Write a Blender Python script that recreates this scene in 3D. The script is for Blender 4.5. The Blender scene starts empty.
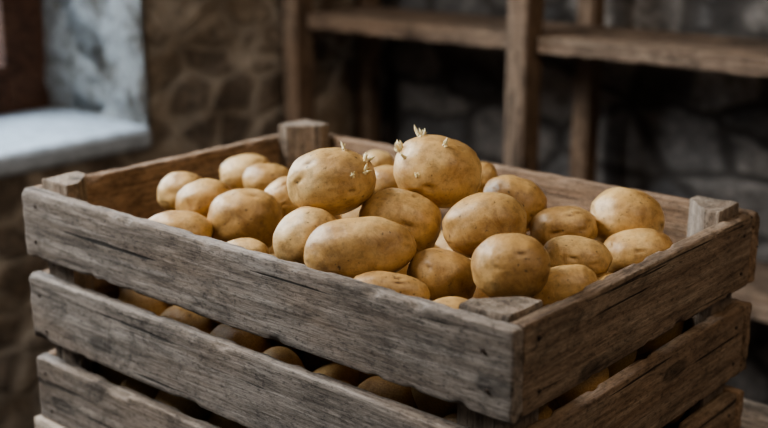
import bpy, bmesh, math, random
import numpy as np
from mathutils import Vector, Matrix, noise, Euler
random.seed(7); np.random.seed(7)
scene=bpy.context.scene
COL=scene.collection
TABLE=0.75; PH=0.0724; GAP=0.0212; TH=0.014
RIM=TABLE+3*PH+2*GAP
LX=0.312; LY=0.21

# ---------------------------------------------------------------- helpers
def link(o,parent=None):
    COL.objects.link(o)
    if parent is not None: o.parent=parent
    return o
def mesh_obj(name,verts,faces,mat,parent=None,loc=(0,0,0),rot=(0,0,0),smooth=False):
    me=bpy.data.meshes.new(name); me.from_pydata([tuple(v) for v in verts],[],faces); me.update()
    if mat: me.materials.append(mat)
    if smooth:
        for p in me.polygons: p.use_smooth=True
    o=bpy.data.objects.new(name,me); o.location=loc; o.rotation_euler=rot
    return link(o,parent)
def empty(name,loc,label,cat):
    o=bpy.data.objects.new(name,None); o.location=loc; o.empty_display_size=0.05
    link(o); o["label"]=label; o["category"]=cat
    return o
def plank_mesh(name,L,H,T,mat,rough=0.0010,seg=150,bev=0.0018,seed=0,chip=1.0):
    """plank with worn rounded edges, local x = length, z = height, y = thickness"""
    prof=[]
    hz,hy=H/2,T/2
    def side(p,q,n):
        for i in range(n): prof.append((p[0]+(q[0]-p[0])*i/n,p[1]+(q[1]-p[1])*i/n))
    b=min(bev,hy*0.7)
    side((-hy,-hz+b),(-hy,hz-b),18)
    prof+= [(-hy,hz-b),(-hy+b*0.3,hz-b*0.3)]
    side((-hy+b,hz),(hy-b,hz),4)
    prof+= [(hy-b,hz),(hy-b*0.3,hz-b*0.3)]
    side((hy,hz-b),(hy,-hz+b),18)
    prof+= [(hy,-hz+b),(hy-b*0.3,-hz+b*0.3)]
    side((hy-b,-hz),(-hy+b,-hz),4)
    prof+= [(-hy+b,-hz),(-hy+b*0.3,-hz+b*0.3)]
    n=len(prof); V=[];Fc=[]
    xs=[-L/2,-L/2+0.0012]+[ -L/2+0.003+(L-0.006)*i/seg for i in range(seg+1)]+[L/2-0.0012,L/2]
    off=Vector((seed*3.17,seed*1.3,seed*7.7))
    for k,x in enumerate(xs):
        ins=0.0014 if k in (0,len(xs)-1) else (0.0004 if k in (1,len(xs)-2) else 0)
        for (y,z) in prof:
            yy=y*(1-ins/hy); zz=z*(1-ins/hz)
            p=Vector((x*9,y*60,z*110))+off
            d=noise.noise(p)*rough
            wob=noise.noise(Vector((x*4,0,0))+off+Vector((0,0,9 if z>0 else -9)))*0.0011
            e=noise.noise(Vector((x*45,(1 if y>0 else -1)*5,(1 if z>0 else -1)*5))+off)
            corner=abs(z)>hz-b*1.2 and abs(y)>hy-b*1.2
            if corner and e>0.12:
                c=(e-0.12)*0.008*chip
                zz-=math.copysign(c,z); yy-=math.copysign(c*0.5,y)
            zz+=wob*abs(z)/hz+ (d*0.5 if z>0 else -d*0.5)
            yy+=math.copysign(d,y)
            V.append((x+ (noise.noise(Vector((y*120,z*90,k>2))+off)*0.0018 if k<2 or k>len(xs)-3 else 0),yy,zz))
    m=len(xs)
    for k in range(m-1):
        for i in range(n):
            j=(i+1)%n
            Fc.append((k*n+i,(k+1)*n+i,(k+1)*n+j,k*n+j))
    Fc.append(tuple(range(n))); Fc.append(tuple(reversed(range((m-1)*n,m*n))))
    me=bpy.data.meshes.new(name); me.from_pydata(V,[],Fc); me.update()
    bm=bmesh.new(); bm.from_mesh(me); bmesh.ops.recalc_face_normals(bm,faces=bm.faces); bm.to_mesh(me); bm.free()
    for p in me.polygons: p.use_smooth=len(p.vertices)==4
    me.materials.append(mat)
    return me
def plank(name,L,H,T,mat,parent,loc,rot=(0,0,0),**k):
    o=bpy.data.objects.new(name,plank_mesh(name,L,H,T,mat,**k)); o.location=loc; o.rotation_euler=rot
    return link(o,parent)

# ---------------------------------------------------------------- materials
def nt(name):
    m=bpy.data.materials.new(name); m.use_nodes=True
    t=m.node_tree; bs=t.nodes['Principled BSDF']
    return m,t,bs
def node(t,ty,**k):
    n=t.nodes.new(ty)
    for a,b in k.items():
        if a in n.inputs: n.inputs[a].default_value=b
        else: setattr(n,a,b)
    return n
def ramp(t,src,stops):
    r=t.nodes.new('ShaderNodeValToRGB'); cr=r.color_ramp
    while len(cr.elements)<len(stops): cr.elements.new(0.5)
    for e,(p,c) in zip(cr.elements,stops):
        e.position=p; e.color=(c if len(c)==4 else (*c,1)) if not isinstance(c,(int,float)) else (c,c,c,1)
    t.links.new(src,r.inputs[0]); return r.outputs[0]
def mixc(t,fac,a,b,mode='MIX'):
    n=t.nodes.new('ShaderNodeMix'); n.data_type='RGBA'; n.blend_type=mode
    for s,i in ((fac,0),(a,6),(b,7)):
        if hasattr(s,'is_linked') or hasattr(s,'links'): t.links.new(s,n.inputs[i])
        else: n.inputs[i].default_value=s if i==0 else ((*s,1) if len(s)==3 else s)
    return n.outputs[2]
def objcoord(t,rand=True):
    tc=t.nodes.new('ShaderNodeTexCoord')
    if not rand: return tc.outputs['Object']
    oi=t.nodes.new('ShaderNodeObjectInfo')
    mu=node(t,'ShaderNodeMath',operation='MULTIPLY'); t.links.new(oi.outputs['Random'],mu.inputs[0]); mu.inputs[1].default_value=23.0
    ad=node(t,'ShaderNodeVectorMath',operation='ADD'); t.links.new(tc.outputs['Object'],ad.inputs[0]); t.links.new(mu.outputs[0],ad.inputs[1])
    return ad.outputs[0]
def mapping(t,v,sc):
    m=t.nodes.new('ShaderNodeMapping'); m.inputs['Scale'].default_value=sc; t.links.new(v,m.inputs[0]); return m.outputs[0]
def noi(t,v,scale=1,detail=6,rough=0.6,dist=0):
    n=t.nodes.new('ShaderNodeTexNoise'); t.links.new(v,n.inputs['Vector'])
    n.inputs['Scale'].default_value=scale;n.inputs['Detail'].default_value=detail;n.inputs['Roughness'].default_value=rough;n.inputs['Distortion'].default_value=dist
    return n.outputs['Fac']
def bump(t,bs,h,strength,dist,prev=None):
    b=t.nodes.new('ShaderNodeBump'); b.inputs['Strength'].default_value=strength; b.inputs['Distance'].default_value=dist
    t.links.new(h,b.inputs['Height'])
    if prev is not None: t.links.new(prev,b.inputs['Normal'])
    t.links.new(b.outputs[0],bs.inputs['Normal']); return b.outputs[0]

def wood(name,dark,mid,light,warm,warmamt=0.5,rough=0.83,fine=1.0,crack=0.9):
    m,t,bs=nt(name)
    v=objcoord(t)
    def sc(a,b): return (a,b,b)
    big=noi(t,mapping(t,v,sc(3.5,14)),1,5,0.6,0.6)
    grain=noi(t,mapping(t,v,sc(6,110*fine)),1,12,0.76,0.5)
    fineg=noi(t,mapping(t,v,sc(40,500*fine)),1,6,0.85,0.3)
    blot=noi(t,mapping(t,v,sc(13,22)),1,10,0.8,0.5)
    stain=noi(t,mapping(t,v,sc(7,11)),1,6,0.75,1.0)
    speck=noi(t,mapping(t,v,sc(170,320)),1,4,0.7,0)
    c=ramp(t,grain,[(0.35,dark),(0.48,mid),(0.66,light)])
    w=ramp(t,big,[(0.45,0.0),(0.66,warmamt)])
    c=mixc(t,w,c,warm,'MIX')
    c=mixc(t,0.85,c,ramp(t,fineg,[(0.36,0.45),(0.50,1.0),(0.66,1.28)]),'MULTIPLY')
    c=mixc(t,0.9,c,ramp(t,blot,[(0.36,0.50),(0.50,1.0),(0.64,1.22)]),'MULTIPLY')
    c=mixc(t,0.8,c,ramp(t,stain,[(0.36,0.42),(0.46,1.0)]),'MULTIPLY')
    c=mixc(t,0.75,c,ramp(t,speck,[(0.36,0.4),(0.46,1.0)]),'MULTIPLY')
    cr=noi(t,mapping(t,v,sc(3.5,160)),1,3,0.5,0.3)
    crk=ramp(t,cr,[(0.305,0.12),(0.333,1.0)])
    c=mixc(t,crack,c,crk,'MULTIPLY')
    vo=t.nodes.new('ShaderNodeTexVoronoi'); vo.inputs['Scale'].default_value=1.0
    t.links.new(mapping(t,v,(6.0,20,16)),vo.inputs['Vector'])
    kn=ramp(t,vo.outputs['Distance'],[(0.03,0.25),(0.09,0.60),(0.12,0.45),(0.17,1.0)])
    c=mixc(t,1.0,c,kn,'MULTIPLY')
    t.links.new(c,bs.inputs['Base Color'])
    bs.inputs['Roughness'].default_value=rough
    bs.inputs['Specular IOR Level'].default_value=0.25
    p=bump(t,bs,grain,0.8,0.0022)
    p=bump(t,bs,fineg,0.8,0.0009,p)
    p=bump(t,bs,crk,0.8,0.0018,p)
    return m
M_crate=wood('weathered_crate_wood',(0.110,0.090,0.073),(0.225,0.187,0.155),(0.355,0.308,0.265),(0.22,0.145,0.09),warmamt=0.35)
M_side=wood('brownish_crate_wood',(0.105,0.070,0.047),(0.205,0.142,0.097),(0.32,0.245,0.175),(0.24,0.145,0.083),warmamt=0.5)
M_crate_in=wood('brown_crate_wood',(0.12,0.075,0.045),(0.25,0.163,0.104),(0.38,0.275,0.19),(0.27,0.162,0.09),warmamt=0.5)
M_post=wood('corner_post_wood',(0.12,0.09,0.065),(0.25,0.195,0.148),(0.39,0.32,0.25),(0.25,0.16,0.1),warmamt=0.4)
M_shelf=wood('shelf_wood',(0.10,0.063,0.042),(0.215,0.145,0.099),(0.33,0.24,0.17),(0.23,0.14,0.086),warmamt=0.5)
M_table=wood('table_wood',(0.20,0.15,0.11),(0.42,0.34,0.27),(0.60,0.52,0.44),(0.42,0.30,0.20),warmamt=0.4)
M_frame=wood('window_frame_wood',(0.04,0.02,0.012),(0.10,0.05,0.03),(0.18,0.09,0.055),(0.12,0.05,0.028),warmamt=0.5)

def stone(name,cols,mortar,sc,mw=0.05,bumpd=0.02,warp=0.07):
    m,t,bs=nt(name)
    v=objcoord(t,False)
    wn=t.nodes.new('ShaderNodeTexNoise'); wn.inputs['Scale'].default_value=6; wn.inputs['Detail'].default_value=5; t.links.new(v,wn.inputs['Vector'])
    sb=node(t,'ShaderNodeVectorMath',operation='SUBTRACT'); t.links.new(wn.outputs['Color'],sb.inputs[0]); sb.inputs[1].default_value=(.5,.5,.5)
    ms=node(t,'ShaderNodeVectorMath',operation='SCALE'); t.links.new(sb.outputs[0],ms.inputs[0]); ms.inputs['Scale'].default_value=warp
    ad=node(t,'ShaderNodeVectorMath',operation='ADD'); t.links.new(v,ad.inputs[0]); t.links.new(ms.outputs[0],ad.inputs[1])
    mv=mapping(t,ad.outputs[0],sc)
    v1=t.nodes.new('ShaderNodeTexVoronoi'); v1.inputs['Scale'].default_value=1; t.links.new(mv,v1.inputs['Vector'])
    v2=t.nodes.new('ShaderNodeTexVoronoi'); v2.feature='DISTANCE_TO_EDGE'; v2.inputs['Scale'].default_value=1; t.links.new(mv,v2.inputs['Vector'])
    sep=t.nodes.new('ShaderNodeSeparateColor'); t.links.new(v1.outputs['Color'],sep.inputs[0])
    c=ramp(t,sep.outputs[0],[(i/(len(cols)-1),cc) for i,cc in enumerate(cols)])
    n1=noi(t,v,16,8,0.7); n2=noi(t,v,40,6,0.75)
    c=mixc(t,0.7,c,ramp(t,n1,[(0.35,0.5),(0.65,1.45)]),'MULTIPLY')
    c=mixc(t,0.7,c,ramp(t,n2,[(0.35,0.45),(0.65,1.45)]),'MULTIPLY')
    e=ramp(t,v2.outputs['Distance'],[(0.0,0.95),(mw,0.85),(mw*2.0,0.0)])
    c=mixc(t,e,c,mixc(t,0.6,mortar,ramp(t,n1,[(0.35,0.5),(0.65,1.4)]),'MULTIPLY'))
    t.links.new(c,bs.inputs['Base Color']); bs.inputs['Roughness'].default_value=0.92
    h=ramp(t,v2.outputs['Distance'],[(0,0.0),(0.2,1.0)])
    p=bump(t,bs,h,0.8,bumpd); p=bump(t,bs,n1,0.6,0.02,p); bump(t,bs,n2,0.8,0.012,p)
    return m
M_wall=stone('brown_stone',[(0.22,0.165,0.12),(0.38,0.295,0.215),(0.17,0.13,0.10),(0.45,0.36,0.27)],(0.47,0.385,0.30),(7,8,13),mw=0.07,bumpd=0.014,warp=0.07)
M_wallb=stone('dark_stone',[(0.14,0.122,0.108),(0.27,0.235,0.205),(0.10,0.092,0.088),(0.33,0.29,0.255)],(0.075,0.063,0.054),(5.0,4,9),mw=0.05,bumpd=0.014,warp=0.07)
M_floor=stone('flagstone',[(0.14,0.12,0.10),(0.2,0.17,0.14),(0.1,0.09,0.08)],(0.06,0.05,0.04),(2.5,2.5,2.5))
def plaster(name,base,dark,lo=0.36,hi=0.52,bd=0.03,s=9,fb=0.010):
    m,t,bs=nt(name); v=objcoord(t,False)
    n1=noi(t,v,s,8,0.75,0.2); n2=noi(t,v,35,6,0.7)
    c=ramp(t,n1,[(lo,dark),(hi,base)])
    c=mixc(t,0.6,c,ramp(t,n2,[(0.3,0.5),(0.6,1.15)]),'MULTIPLY')
    t.links.new(c,bs.inputs['Base Color']); bs.inputs['Roughness'].default_value=0.95
    bs.inputs['Specular IOR Level'].default_value=0.2
    p=bump(t,bs,n1,0.9,bd); bump(t,bs,n2,0.7,fb,p); return m
M_plaster=plaster('whitewashed_plaster',(0.40,0.395,0.38),(0.13,0.112,0.092),0.39,0.57,0.035,11)
M_sill=plaster('sill_stone',(0.44,0.465,0.495),(0.36,0.38,0.40),0.35,0.65,0.002,9,0.001)
M_nail,t,bs=nt('rusty_nail')
nn=noi(t,objcoord(t),400,4); t.links.new(ramp(t,nn,[(0.4,(0.03,0.022,0.017)),(0.7,(0.10,0.065,0.045))]),bs.inputs['Base Color']); bs.inputs['Metallic'].default_value=0.4; bs.inputs['Roughness'].default_value=0.7
M_glass,t,bs=nt('window_glass')
tr=t.nodes.new('ShaderNodeBsdfTransparent'); gl=t.nodes.new('ShaderNodeBsdfGlossy'); gl.inputs['Roughness'].default_value=0.03
mx=t.nodes.new('ShaderNodeMixShader'); mx.inputs[0].default_value=0.06
t.links.new(tr.outputs[0],mx.inputs[1]);t.links.new(gl.outputs[0],mx.inputs[2]);t.links.new(mx.outputs[0],t.nodes['Material Output'].inputs[0])

# potato skin
M_pot,t,bs=nt('potato_skin')
v=objcoord(t)
a1=noi(t,v,18,5,0.6,0.3); a2=noi(t,v,120,8,0.8); a3=noi(t,v,420,3,0.6); a4=noi(t,v,230,2,0.5); a5=noi(t,v,42,7,0.75,0.8)
c=ramp(t,a1,[(0.32,(0.36,0.205,0.074)),(0.50,(0.50,0.315,0.126)),(0.70,(0.61,0.415,0.187))])
c=mixc(t,0.75,c,ramp(t,a2,[(0.38,0.64),(0.50,1.0),(0.66,1.20)]),'MULTIPLY')
c=mixc(t,0.75,c,ramp(t,a5,[(0.35,(0.64,0.54,0.43)),(0.50,(1,1,1)),(0.68,(1.08,1.10,1.12))]),'MULTIPLY')
c=mixc(t,0.85,c,ramp(t,a4,[(0.265,0.30),(0.325,1.0)]),'MULTIPLY')
at=t.nodes.new('ShaderNodeAttribute'); at.attribute_name='eye'
c=mixc(t,at.outputs['Fac'],c,(0.13,0.065,0.026))
oi=t.nodes.new('ShaderNodeObjectInfo')
c=mixc(t,0.85,c,ramp(t,oi.outputs['Random'],[(0,(0.84,0.78,0.70)),(0.35,(1.0,.96,.9)),(0.7,(1,1,1)),(1,(1.07,1.09,1.16))]),'MULTIPLY')
t.links.new(c,bs.inputs['Base Color'])
t.links.new(ramp(t,a2,[(0.35,0.52),(0.65,0.36)]),bs.inputs['Roughness'])
bs.inputs['Specular IOR Level'].default_value=0.55
p=bump(t,bs,a5,0.36,0.0026); p=bump(t,bs,a2,0.35,0.0010,p); bump(t,bs,a3,0.25,0.0004,p)
M_sprout,t,bs=nt('potato_sprout')
v=objcoord(t); c=ramp(t,noi(t,v,300,4),[(0.3,(0.66,0.50,0.24)),(0.6,(0.86,0.75,0.47))])
t.links.new(c,bs.inputs['Base Color']); bs.inputs['Roughness'].default_value=0.5
bs.inputs['Subsurface Weight'].default_value=0.2; bs.inputs['Subsurface Radius'].default_value=(0.003,0.002,0.001)

# ---------------------------------------------------------------- room
def struct(o): o["kind"]="structure"; return o
def rough_panel(V,Fc,origin,du,dv,nu,nv,nrm,amp,seed):
    base=len(V); o=Vector(origin);du=Vector(du);dv=Vector(dv);nrm=Vector(nrm)
    for i in range(nu+1):
        for j in range(nv+1):
            p=o+du*(i/nu)+dv*(j/nv)
            edge=min(i,nu-i,j,nv-j)
            q=Vector((p.x*6,p.y*6,p.z*9))
            d=noise.fractal(q+Vector((seed,0,0)),0.8,2.0,4)*amp
            if edge==0: d=-abs(d)*0.3
            V.append(p+nrm*d)
    for i in range(nu):
        for j in range(nv):
            a=base+i*(nv+1)+j
            Fc.append((a,a+nv+1,a+nv+2,a+1))
WX=-1.082; WIN_X=-1.44; OUT_X=-1.56; SILLZ=0.86
WY0,WY1=-0.45,0.556; WZ1=2.05; BY=1.25
def box(V,Fc,lo,hi):
    b=len(V)
    for x in (lo[0],hi[0]):
        for y in (lo[1],hi[1]):
            for z in (lo[2],hi[2]): V.append(Vector((x,y,z)))
    for f in ((0,1,3,2),(4,6,7,5),(0,4,5,1),(2,3,7,6),(0,2,6,4),(1,5,7,3)): Fc.append(tuple(b+i for i in f))
V=[];Fc=[]
e=0.015
Y0=-2.6
box(V,Fc,(OUT_X,Y0,0),(WX-e,WY0,2.6)); box(V,Fc,(OUT_X,WY1,0),(WX-e,BY,2.6))
box(V,Fc,(OUT_X,WY0,0),(WX-e,WY1,SILLZ-0.05)); box(V,Fc,(OUT_X,WY0,WZ1),(WX-e,WY1,2.6))
rough_panel(V,Fc,(WX-0.005,Y0,0),(0,WY0-Y0,0),(0,0,2.6),80,90,(1,0,0),0.010,3)
rough_panel(V,Fc,(WX-0.005,WY1,0),(0,BY-WY1,0),(0,0,2.6),50,140,(1,0,0),0.010,3)
rough_panel(V,Fc,(WX-0.005,WY0,0),(0,WY1-WY0,0),(0,0,SILLZ-0.045),60,50,(1,0,0),0.010,3)
rough_panel(V,Fc,(WX-0.005,WY0,WZ1),(0,WY1-WY0,0),(0,0,2.6-WZ1),50,30,(1,0,0),0.010,3)
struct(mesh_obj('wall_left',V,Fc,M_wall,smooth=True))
V=[];Fc=[]
box(V,Fc,(OUT_X,BY+e,0),(2.6,BY+0.3,2.6))
rough_panel(V,Fc,(WX,BY+0.005,0),(2.6-WX,0,0),(0,0,2.6),200,140,(0,-1,0),0.012,9)
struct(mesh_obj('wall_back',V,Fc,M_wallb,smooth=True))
V=[];Fc=[]; box(V,Fc,(OUT_X,Y0,-0.1),(2.6,BY+0.3,0)); struct(mesh_obj('floor',V,Fc,M_floor))
V=[];Fc=[]; rough_panel(V,Fc,(WX+0.002,WY1-0.014,SILLZ),(OUT_X+0.04-WX,0,0),(0,0,WZ1-SILLZ),50,100,(0,-1,0),0.016,5)
box(V,Fc,(OUT_X+0.04,WY1-0.008,SILLZ),(WX-0.002,WY1-0.0005,WZ1))
struct(mesh_obj('trim_1',V,Fc,M_plaster,smooth=True))
V=[];Fc=[]; rough_panel(V,Fc,(WX+0.002,WY0+0.012,SILLZ),(OUT_X+0.04-WX,0,0),(0,0,WZ1-SILLZ),40,80,(0,1,0),0.006,6)
box(V,Fc,(OUT_X+0.04,WY0+0.0005,SILLZ),(WX-0.002,WY0+0.008,WZ1))
struct(mesh_obj('trim_2',V,Fc,M_plaster))
sill=mesh_obj('trim_3',*(lambda V,Fc:(box(V,Fc,(OUT_X+0.02,WY0+0.001,SILLZ-0.045),(WX+0.010,WY1-0.001,SILLZ)),(V,Fc))[1])([],[]),M_sill)
bv=sill.modifiers.new('bevel','BEVEL'); bv.width=0.014; bv.segments=4; struct(sill)
win=bpy.data.objects.new('window_1',None); win.location=(WIN_X,(WY0+WY1)/2,SILLZ); link(win); struct(win)
ww=WY1-WY0-0.03; wh=WZ1-SILLZ
def wpart(n,lo,hi,mat):
    V=[];Fc=[]; box(V,Fc,lo,hi); return mesh_obj(n,V,Fc,mat,parent=win)
V=[];Fc=[]
fw=0.10
for lo,hi in (((-0.035,-ww/2,0),(0.035,-ww/2+fw,wh)),((-0.035,ww/2-fw,0),(0.035,ww/2,wh)),((-0.035,-ww/2+fw,0),(0.035,ww/2-fw,fw)),((-0.035,-ww/2+fw,wh-fw),(0.035,ww/2-fw,wh)),
              ((-0.025,-0.03,fw),(0.025,0.03,wh-fw)),((-0.018,-ww/2+fw,wh*0.5-0.015),(0.018,-0.03,wh*0.5+0.015)),((-0.018,0.03,wh*0.5-0.015),(0.018,ww/2-fw,wh*0.5+0.015))):
    box(V,Fc,lo,hi)
o=mesh_obj('window_frame',V,Fc,M_frame,parent=win); b=o.modifiers.new('bevel','BEVEL'); b.width=0.004;b.segments=2
wpart('window_pane',(-0.003,-ww/2+fw,fw),(0.003,-0.03,wh-fw),M_glass)
wpart('window_pane',(-0.003,0.03,fw),(0.003,ww/2-fw,wh-fw),M_glass)

# ---------------------------------------------------------------- shelving
sh=empty('shelving_unit',(-0.45,1.05,0),"dark brown wooden shelving with plank shelves against the stone wall","shelf")
def at(o_,x,y,z): return (x-o_.location.x,y-o_.location.y,z-o_.location.z)
xs=[-1.045,-0.455,0.14,0.735]
FY=0.935; RY=1.165
for i,x in enumerate(xs):
    plank('post',1.95,0.056,0.045,M_shelf,sh,at(sh,x,FY,0.975),(0,-math.pi/2,math.pi/2),seed=20+i,seg=50,bev=0.004)
    plank('post',1.95,0.046,0.04,M_shelf,sh,at(sh,x,RY,0.975),(0,-math.pi/2,math.pi/2),seed=30+i,seg=50,bev=0.004)
for i,z in enumerate((0.25,0.645,1.055,1.45,1.88)):  # board just above the middle one is unseen, added to shade the bays
    L=xs[-1]-xs[0]+0.05
    plank('shelf_board',L,0.20,0.022,M_shelf,sh,at(sh,(xs[0]+xs[-1])/2,FY+0.1225+0.0,z-0.011),(math.pi/2,0,0),seed=40+i,seg=70,bev=0.003)
    for j in range(3):
        plank('shelf_rail',xs[j+1]-xs[j]-0.062,0.031,0.022,M_shelf,sh,at(sh,(xs[j]+xs[j+1])/2,FY+0.008,z-0.0165),(0,0,0),seed=50+i*3+j,seg=40,bev=0.003)

# ---------------------------------------------------------------- table
tb=empty('wooden_table',(0.15,0.05,0),"pale worn wooden table under the potato crate","table")
tx0,tx1,ty0,ty1=-0.316,0.70,-0.218,0.345
nb=5; bw=(ty1-ty0)/nb
for i in range(nb):
    plank('tabletop_board',tx1-tx0,bw-0.002,0.03,M_table,tb,at(tb,(tx0+tx1)/2,ty0+bw*(i+0.5),TABLE-0.0155),(math.pi/2,0,0),seed=70+i,seg=60,bev=0.002,rough=0.0003,chip=0.5)
for x in (tx0+0.06,tx1-0.06):
    for y in (ty0+0.06,ty1-0.06):
        plank('leg',TABLE-0.033,0.06,0.06,M_table,tb,at(tb,x,y,(TABLE-0.033)/2),(0,-math.pi/2,0),seed=80,seg=30,bev=0.004)
for y in (ty0+0.05,ty1-0.05):
    plank('apron',tx1-tx0-0.19,0.08,0.02,M_table,tb,at(tb,(tx0+tx1)/2,y,TABLE-0.075),(0,0,0),seed=90,seg=30)

# ---------------------------------------------------------------- crate
cr=empty('wooden_crate',(0,0,TABLE),"weathered grey-brown slatted wooden crate full of potatoes on a table","crate")
def nail(x,y,z,ax):
    bm=bmesh.new(); bmesh.ops.create_cone(bm,cap_ends=True,segments=12,radius1=0.0019,radius2=0.0015,depth=0.0024)
    me=bpy.data.meshes.new('nail'); bm.to_mesh(me); bm.free(); me.materials.append(M_nail)
    o=bpy.data.objects.new('nail',me); o.location=(x,y,z)
    o.rotation_euler={'-y':(math.pi/2,0,0),'+y':(-math.pi/2,0,0),'+x':(0,math.pi/2,0),'-x':(0,-math.pi/2,0)}[ax]
    link(o,cr)
for k in range(3):
    zc=PH/2+k*(PH+GAP)
    plank('side_plank',2*LX,PH,TH,M_crate,cr,(0,-LY+TH/2,zc),(random.uniform(-.01,.01),random.uniform(-.002,.002),0),seed=k+1)
    plank('side_plank',2*LX,PH,TH,M_crate_in,cr,(0,LY-TH/2,zc),(0,0,0),seed=k+5)
    plank('end_plank',2*LY-2*TH-0.001,PH,TH,M_side,cr,(LX-TH/2-0.001,0,zc),(0,0,math.pi/2),seed=k+9)
    plank('end_plank',2*LY-2*TH-0.001,PH,TH,M_crate_in,cr,(-LX+TH/2+0.001,0,zc),(0,0,math.pi/2),seed=k+13)
    for sx in (-1,1):
        for dz in (-0.019,0.019):
            nail(sx*(LX-0.022-random.uniform(-.005,.005)),-LY-0.0004,zc+dz+random.uniform(-.005,.005),'-y')
            nail(sx*(LX-0.022),LY+0.0004,zc+dz,'+y')
            nail(sx*(LX-0.0005),-LY+TH+0.02+random.uniform(-.004,.004),zc+dz+random.uniform(-.005,.005),'+x' if sx>0 else '-x')
            nail(sx*(LX-0.0005),LY-TH-0.02,zc+dz,'+x' if sx>0 else '-x')
PT=RIM-TABLE
def cpost(sx,sy_,top):
    a=0.045; q=0.32
    pts=[(0,0),(a,0),(a,q*a),(q*a,a),(0,a)]
    ox=sx*(LX-TH-0.0015); oy=sy_*(LY-TH-0.0015)
    V=[];Fc=[]
    nz=30; n0=len(pts)
    P=[]
    for i in range(n0):
        p,q2=pts[i],pts[(i+1)%n0]
        for s in range(6): P.append((p[0]+(q2[0]-p[0])*s/6,p[1]+(q2[1]-p[1])*s/6))
    cx,cyy=a*0.42,a*0.42
    n=len(P)
    zs=[0.012+(top-0.014)*i/nz for i in range(nz+1)]+[top]
    for k,z in enumerate(zs):
        for (x,y) in P:
            s=0.975 if k==nz+1 else 1.0
            xx=cx+(x-cx)*s; yy=cyy+(y-cyy)*s
            d=noise.noise(Vector((x*90,y*90,z*12+sx*5+sy_*3)))*0.0012
            V.append((-sx*(xx+0.0005)+ (-sx)*min(d,0), -sy_*(yy)+(-sy_)*min(d,0), z+ (noise.noise(Vector((x*60,y*60,sx*3)))*0.002 if k>=nz else 0)))
    for k in range(nz+1):
        for i in range(n):
            j=(i+1)%n; Fc.append((k*n+i,k*n+j,(k+1)*n+j,(k+1)*n+i))
    Fc.append(tuple(range(n)));Fc.append(tuple(range((nz+1)*n,(nz+2)*n)))
    o=mesh_obj('corner_post',[(v[2],v[0],v[1]) for v in V],Fc,M_post,parent=cr,loc=(ox,oy,0))
    o.matrix_basis=Matrix.Translation((ox,oy,0))@Matrix(((0,1,0,0),(0,0,1,0),(1,0,0,0),(0,0,0,1)))
    bm=bmesh.new(); bm.from_mesh(o.data); bmesh.ops.recalc_face_normals(bm,faces=bm.faces); bm.to_mesh(o.data); bm.free()
for sx,sy_,tp in ((-1,-1,PT+0.010),(1,-1,PT+0.003),(1,1,PT+0.009),(-1,1,PT+0.016)): cpost(sx,sy_,tp)
nsl=5; yw=(2*LY-2*TH-0.006)/nsl
for i in range(nsl):
    plank('bottom_slat',2*LX-2*TH-0.006,yw-0.006,0.010,M_crate_in,cr,(0,-LY+TH+0.003+yw*(i+0.5),0.0065),(math.pi/2,0,0),seed=100+i,seg=40)

# ---------------------------------------------------------------- potatoes
# key, x, y, z above the crate rim, half sizes (length, depth, height) in mm, roll in degrees
PT_TABLE=[
(1,55.0,-124.0,50.5,39.1,32.9,30.2,8),(2,108.3,-39.5,53.0,39.2,34.7,33.8,-8),(3,-204.8,-82.1,-12.0,26.8,24.7,22.5,0),
(4,-132.5,-111.8,-4.2,30.4,27.3,24.3,10),(5,-70.5,-114.4,-10.0,37.2,30.8,31.3,-5),(6,-107.4,-166.7,-15.5,32.8,26.1,19.3,-6),
(7,-220.9,23.9,-12.0,29.9,25.8,21.8,10),(8,-150.9,-7.8,-4.0,27.2,25.7,19.6,0),(9,-69.4,-59.1,0.3,24.2,23.2,22.2,20),
(10,-10.8,-173.6,-23.8,25.5,18.2,20.0,0),(11,63.2,-163.8,7.8,30.4,26.2,27.8,35),(12,124.9,-163.6,11.3,45.9,23.9,27.5,6),
(13,105,-90,15,38,29,29,-14),(14,18,-5,20,23,21,19,0),(15,-102,118,0,19,22,15,0),(16,177,-120,-14,30.3,26,25.3,-5),
(17,164,-172,-14,33,17,15.5,-5),(28,228,-174,-22,23,19,18,0),(18,184,-70,22,36,27,28.2,6),(19,142,33,14,30.4,28,26.7,-25),
(20,58,99,12,16,20,18,0),(21,250,-126,14,30.8,26,26.8,8),(22,196,38,-1,31,27,21,3),(23,240,-13,-10,31,24,21,-5),
(24,273,-83,-10,29,17,18.5,8),(25,229,96,0,34.5,31,30.6,-12),(26,264,57,-16,32.5,26,22.5,6),(27,277,-10,-30,18,16,14,0)]
BX=Vector((0.757,0.6534,0.0))                       # common lie of the long axes in the crate
BY_=Vector((-0.6290,0.7288,-0.2706)); BX.normalize(); BY_=(BY_-BX*BY_.dot(BX)).normalized(); BZ=BX.cross(BY_)
N=len(PT_TABLE)
P=[Vector((p[1]/1e3,p[2]/1e3,RIM+p[3]/1e3)) for p in PT_TABLE]
FR=[]
for p in PT_TABLE:
    ph=math.radians(p[7]); FR.append((BX*math.cos(ph)+BZ*math.sin(ph),BY_,-BX*math.sin(ph)+BZ*math.cos(ph)))
def radial(i,w):
    a,c,b=[q/1e3 for q in PT_TABLE[i][4:7]]; ax,ay,az=FR[i]
    return 1/math.sqrt((w.dot(ax)/a)**2+(w.dot(ay)/c)**2+(w.dot(az)/b)**2)

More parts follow.
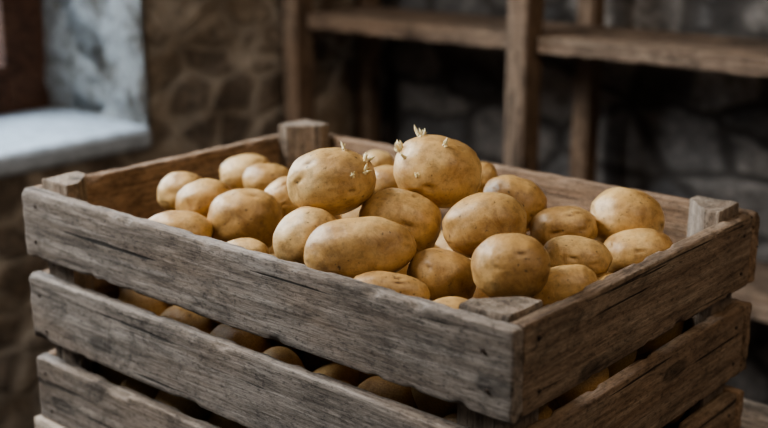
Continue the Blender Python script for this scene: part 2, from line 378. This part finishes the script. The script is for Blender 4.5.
def potato_mesh(name,a,c,b,seed,sub):
    rnd=random.Random(seed)
    bm=bmesh.new(); bmesh.ops.create_icosphere(bm,subdivisions=sub,radius=1.0)
    eyes=[]
    for _ in range(rnd.randint(9,13)):
        v=Vector((rnd.gauss(0,1),rnd.gauss(0,1),rnd.gauss(0,1))).normalized()
        t1=Vector((0,rnd.uniform(-1,1),1)).cross(v).normalized(); t2=v.cross(t1)
        eyes.append((v,t1,t2,rnd.uniform(.6,1.2)))
    off=Vector((seed*1.7,seed*.9,seed*2.3))
    tap=rnd.uniform(-0.10,0.10); bend=rnd.uniform(-.06,.06)
    ev=[]
    for v in bm.verts:
        n=v.co.normalized()
        r=1.0+0.060*noise.noise(n*1.1+off)+0.036*noise.noise(n*2.4+off)+0.009*noise.noise(n*6+off)
        ec=0
        for e_,t1,t2,s in eyes:
            if n.dot(e_)<0.8: continue
            d=n-e_; p1=d.dot(t1)/s; p2=d.dot(t2)/s
            r-=0.048*s*math.exp(-(p1*p1/0.016+p2*p2/0.0035))
            r+=0.020*s*math.exp(-(p1*p1/0.020+(p2-0.10)**2/0.003))
            ec=max(ec,0.9*math.exp(-(p1*p1/0.0080+(p2-0.035)**2/0.0009)))
        k=(abs(n.x)**2.25+abs(n.y)**2.25+abs(n.z)**2.25)**(-1/2.25)
        q=n*r*k
        ev.append(ec)
        v.co=Vector((q.x*a, q.y*c*(1+tap*n.x), q.z*b*(1+tap*n.x)+bend*b*(n.x*n.x-0.4)))
    me=bpy.data.meshes.new(name); bm.to_mesh(me); bm.free()
    at_=me.attributes.new('eye','FLOAT','POINT'); at_.data.foreach_set('value',ev)
    for p in me.polygons: p.use_smooth=True
    me.materials.append(M_pot); return me
labels={1:"large golden potato with small pale sprouts on top of the heap",
2:"large round golden potato with branching cream sprouts, atop the heap",
12:"long oval golden potato lying on the heap",5:"round golden potato near the crate's side plank",
25:"round golden potato resting near the crate corner"}
pots={}
for i,p in enumerate(PT_TABLE):
    a,c,b=[q/1e3 for q in p[4:7]]
    me=potato_mesh('potato',a,c,b,i+11,5)
    o=bpy.data.objects.new('potato',me)
    o.matrix_world=Matrix.Translation(P[i])@Matrix(FR[i]).transposed().to_4x4()
    link(o); o["label"]=labels.get(p[0],"golden tan potato in the wooden crate"); o["category"]="potato"; o["group"]="potatoes in the crate"
    pots[p[0]]=(o,a,c,b)
rs=np.random.RandomState(3)
fr=0.0315
pts=[]
zz=TABLE+0.014+fr
lay=0
while zz<RIM-0.035:
    nx_=8; ny_=5
    for ix in range(nx_):
        for iy in range(ny_):
            x=-LX+TH+fr+ (2*(LX-TH-fr))*(ix+ (0.0 if lay%2==0 else 0.5))/(nx_-0.5)
            y=-LY+TH+fr+ (2*(LY-TH-fr))*(iy+ (0.0 if lay%2==0 else 0.5))/(ny_-0.5)
            pts.append((x,y,zz))
    zz+=0.052; lay+=1
pts=np.array(pts)+rs.uniform(-.018,.018,(len(pts),3))
rad=rs.uniform(0.026,0.036,len(pts))
iny=rs.uniform(0.000,0.009,len(pts))
VP=np.array([list(p) for p in P])
def vis_r(i,w): return radial(i,w)
for it in range(200):
    D=pts[:,None,:]-pts[None,:,:]; L=np.linalg.norm(D,axis=2)+np.eye(len(pts))
    ov=np.maximum(0,rad[:,None]+rad[None,:]-L); np.fill_diagonal(ov,0)
    mv=(D/L[:,:,None]*ov[:,:,None]*0.3).sum(axis=1)
    for a_ in range(len(pts)):
        if pts[a_,2]>RIM-0.14:
            for b_ in range(N):
                w=pts[a_]-VP[b_]; l=np.linalg.norm(w)
                if l<0.09:
                    o_=vis_r(b_,Vector(w/l))+rad[a_]-l
                    if o_>0: mv[a_]+=w/l*o_*0.6+np.array([0,0,-o_*0.3])
    pts+=np.clip(mv,-.006,.006); pts[:,2]-=0.0002
    for ax_,lim in ((0,LX-TH-.002),(1,LY-TH-.002)):
        pts[:,ax_]=np.clip(pts[:,ax_],-lim+rad+(iny if ax_==1 else 0),lim-rad-(iny if ax_==0 else 0))
    pts[:,2]=np.maximum(pts[:,2],TABLE+0.0125+rad)
    for sx in (-1,1):
        for s2 in (-1,1):
            nrm=np.array([sx,s2])/math.sqrt(2); c0=np.array([sx*(LX-TH-.0015),s2*(LY-TH-.0015)])
            dd=((pts[:,:2]-(c0-nrm*0.045*0.66*math.sqrt(2)))@nrm)+rad
            near=(np.abs(pts[:,:2]-c0)<0.09).all(axis=1)
            m_=near&(dd>0); pts[m_,:2]-=nrm*dd[m_][:,None]
keep=[]
for a_ in range(len(pts)):
    ok=pts[a_,2]+rad[a_]<RIM+0.008-(0.03 if pts[a_,0]<-0.20 else 0)
    for b_ in range(N):
        w=pts[a_]-VP[b_]; l=np.linalg.norm(w)
        if vis_r(b_,Vector(w/l))+rad[a_]*0.9-l>0.003: ok=False
    if ok:
        for k in keep:
            if rad[a_]+rad[k]-np.linalg.norm(pts[a_]-pts[k])>0.008: ok=False;break
    if ok: keep.append(a_)
fm=[potato_mesh('potato',1.08,0.98,0.95,200+i,4) for i in range(6)]
for k in keep:
    o=bpy.data.objects.new('potato',fm[rs.randint(6)]); o.location=pts[k]; s=rad[k]*0.965; o.scale=(s,s,s)
    o.rotation_euler=tuple(rs.uniform(0,6.28,3)); link(o)
    o["label"]="golden tan potato packed inside the crate"; o["category"]="potato"; o["group"]="potatoes in the crate"

# ---------------------------------------------------------------- sprouts
def tube(V,Fc,pts,rads,n=10):
    base=len(V); m=len(pts)
    for k in range(m):
        t_=(pts[min(k+1,m-1)]-pts[max(k-1,0)]).normalized()
        u=t_.orthogonal().normalized(); w=t_.cross(u)
        for i in range(n):
            an=2*math.pi*i/n; V.append(pts[k]+(u*math.cos(an)+w*math.sin(an))*rads[k])
    for k in range(m-1):
        for i in range(n):
            j=(i+1)%n; Fc.append((base+k*n+i,base+k*n+j,base+(k+1)*n+j,base+(k+1)*n+i))
    Fc.append(tuple(base+i for i in reversed(range(n)))); Fc.append(tuple(base+(m-1)*n+i for i in range(n)))
def sprout(pid,fx,fz,shoots,seed):
    o,a,c,b=pots[pid]; rnd=random.Random(seed)
    fy=-math.sqrt(max(0.0,1-fx*fx-fz*fz)); n=Vector((fx,fy,fz)).normalized()
    best=max(o.data.vertices,key=lambda v:Vector((v.co.x/a,v.co.y/c,v.co.z/b)).normalized().dot(n))
    base=best.co.copy(); nrm=best.normal.copy()
    V=[];Fc=[]
    for (dx,dy,dz,L,r) in shoots:
        r*=1.12; L*=1.2
        d=(nrm*0.7+Vector((dx,dy,dz))).normalized(); cu=Vector((rnd.uniform(-1,1),rnd.uniform(-1,1),rnd.uniform(-.1,1.2)))*0.6
        pts=[];rr=[]
        m=14
        for k in range(m+1):
            s=k/m
            pts.append(base-nrm*0.0016+d*L*s+cu*L*s*s*0.9+Vector((dx,dy,dz))*0.0006)
            prof=(1.35-0.75*s)+0.16*math.exp(-((s-0.70)/0.12)**2)+0.08*math.sin(s*17+rnd.random())
            if s>0.75: prof*=max(0.14,1-0.86*((s-0.75)/0.25))
            rr.append(r*prof)
        tube(V,Fc,pts,rr)
        q=pts[m//2]; sd=(cu.cross(d)+nrm*0.2).normalized()
        tube(V,Fc,[q,q+sd*r*1.0,q+sd*r*1.6+d*r*0.7,q+sd*r*1.9+d*r*1.8],[r*.7,r*.6,r*.4,r*.1],8)
    for k in range(5):
        an=k*1.25+rnd.random(); t1=nrm.orthogonal().normalized(); t2=nrm.cross(t1)
        p0=base+(t1*math.cos(an)+t2*math.sin(an))*0.0017-nrm*0.0010
        tube(V,Fc,[p0,p0+nrm*0.0010,p0+nrm*0.0016,p0+nrm*0.0021],[0.0010,0.0010,0.0007,0.0003],8)
    s=mesh_obj('sprout',V,Fc,M_sprout,parent=o,smooth=True)
    s["label"]="pale cream potato sprout"
S=sprout
S(1,.36,.88,[(0,0,.8,.0055,.0011),(-.4,0,.4,.0035,.0010)],1)
S(1,.80,.44,[(.6,0,.2,.0065,.0012),(.2,0,.8,.007,.0012),(-.4,0,.5,.005,.0011)],2)
S(1,.78,.10,[(.6,0,-.1,.006,.0012),(.2,0,.7,.0055,.0011)],3)
S(1,.50,.08,[(.1,0,.1,.0022,.0013)],4)
S(2,-.46,.84,[(-.9,0,.1,.009,.0013),(-.1,0,.5,.005,.0012),(.8,0,.3,.006,.0011)],5)
S(2,-.88,.42,[(-.6,0,.5,.0095,.0013),(-.9,0,-.1,.009,.0013),(-.5,0,-.8,.006,.0012),(.2,0,.8,.006,.0012)],6)
S(2,-.76,.20,[(-.7,0,.3,.0055,.0012)],10)
S(2,.05,.66,[(.3,0,.6,.005,.0012),(-.3,0,.3,.0035,.0011)],7)
S(2,-.50,-.18,[(-.3,0,-.1,.0022,.0013)],8)

# ---------------------------------------------------------------- light
def area(name,loc,target,size,energy,color,sy2=None,spread=None):
    l=bpy.data.lights.new(name,'AREA'); l.energy=energy; l.color=color; l.size=size
    if sy2: l.shape='RECTANGLE'; l.size_y=sy2
    if spread: l.spread=math.radians(spread)
    o=bpy.data.objects.new(name,l); o.location=loc
    o.rotation_euler=(Vector(target)-Vector(loc)).to_track_quat('-Z','Y').to_euler(); link(o); return o
area('window_daylight',(-1.85,0.0,1.7),(-0.6,0.1,0.9),1.1,80,(0.66,0.83,1.0),1.2)
area('key_daylight',(-0.98,-0.68,2.0),(0,0,1.0),0.7,33,(0.93,0.97,1.0),0.7,spread=130)
area('warm_fill',(1.3,-0.3,2.3),(-0.5,1.0,1.0),0.7,12,(1.0,0.82,0.62))  # added warm fill light, no such fixture in the room
w=bpy.data.worlds.new('world'); scene.world=w; w.use_nodes=True
w.node_tree.nodes['Background'].inputs[0].default_value=(0.70,0.73,0.78,1); w.node_tree.nodes['Background'].inputs[1].default_value=0.145

cd=bpy.data.cameras.new('camera'); cam=bpy.data.objects.new('camera',cd); cam.location=(0.738,-0.8445,RIM+0.30)
cam.rotation_euler=(math.radians(90-15.7),0,math.radians(40.8)); cd.sensor_width=36; cd.lens=53.9
cd.clip_start=0.01
cd.dof.use_dof=True; cd.dof.focus_distance=0.98; cd.dof.aperture_fstop=3.8
link(cam); scene.camera=cam
scene.view_settings.view_transform='AgX'; scene.view_settings.look='AgX - Medium High Contrast'
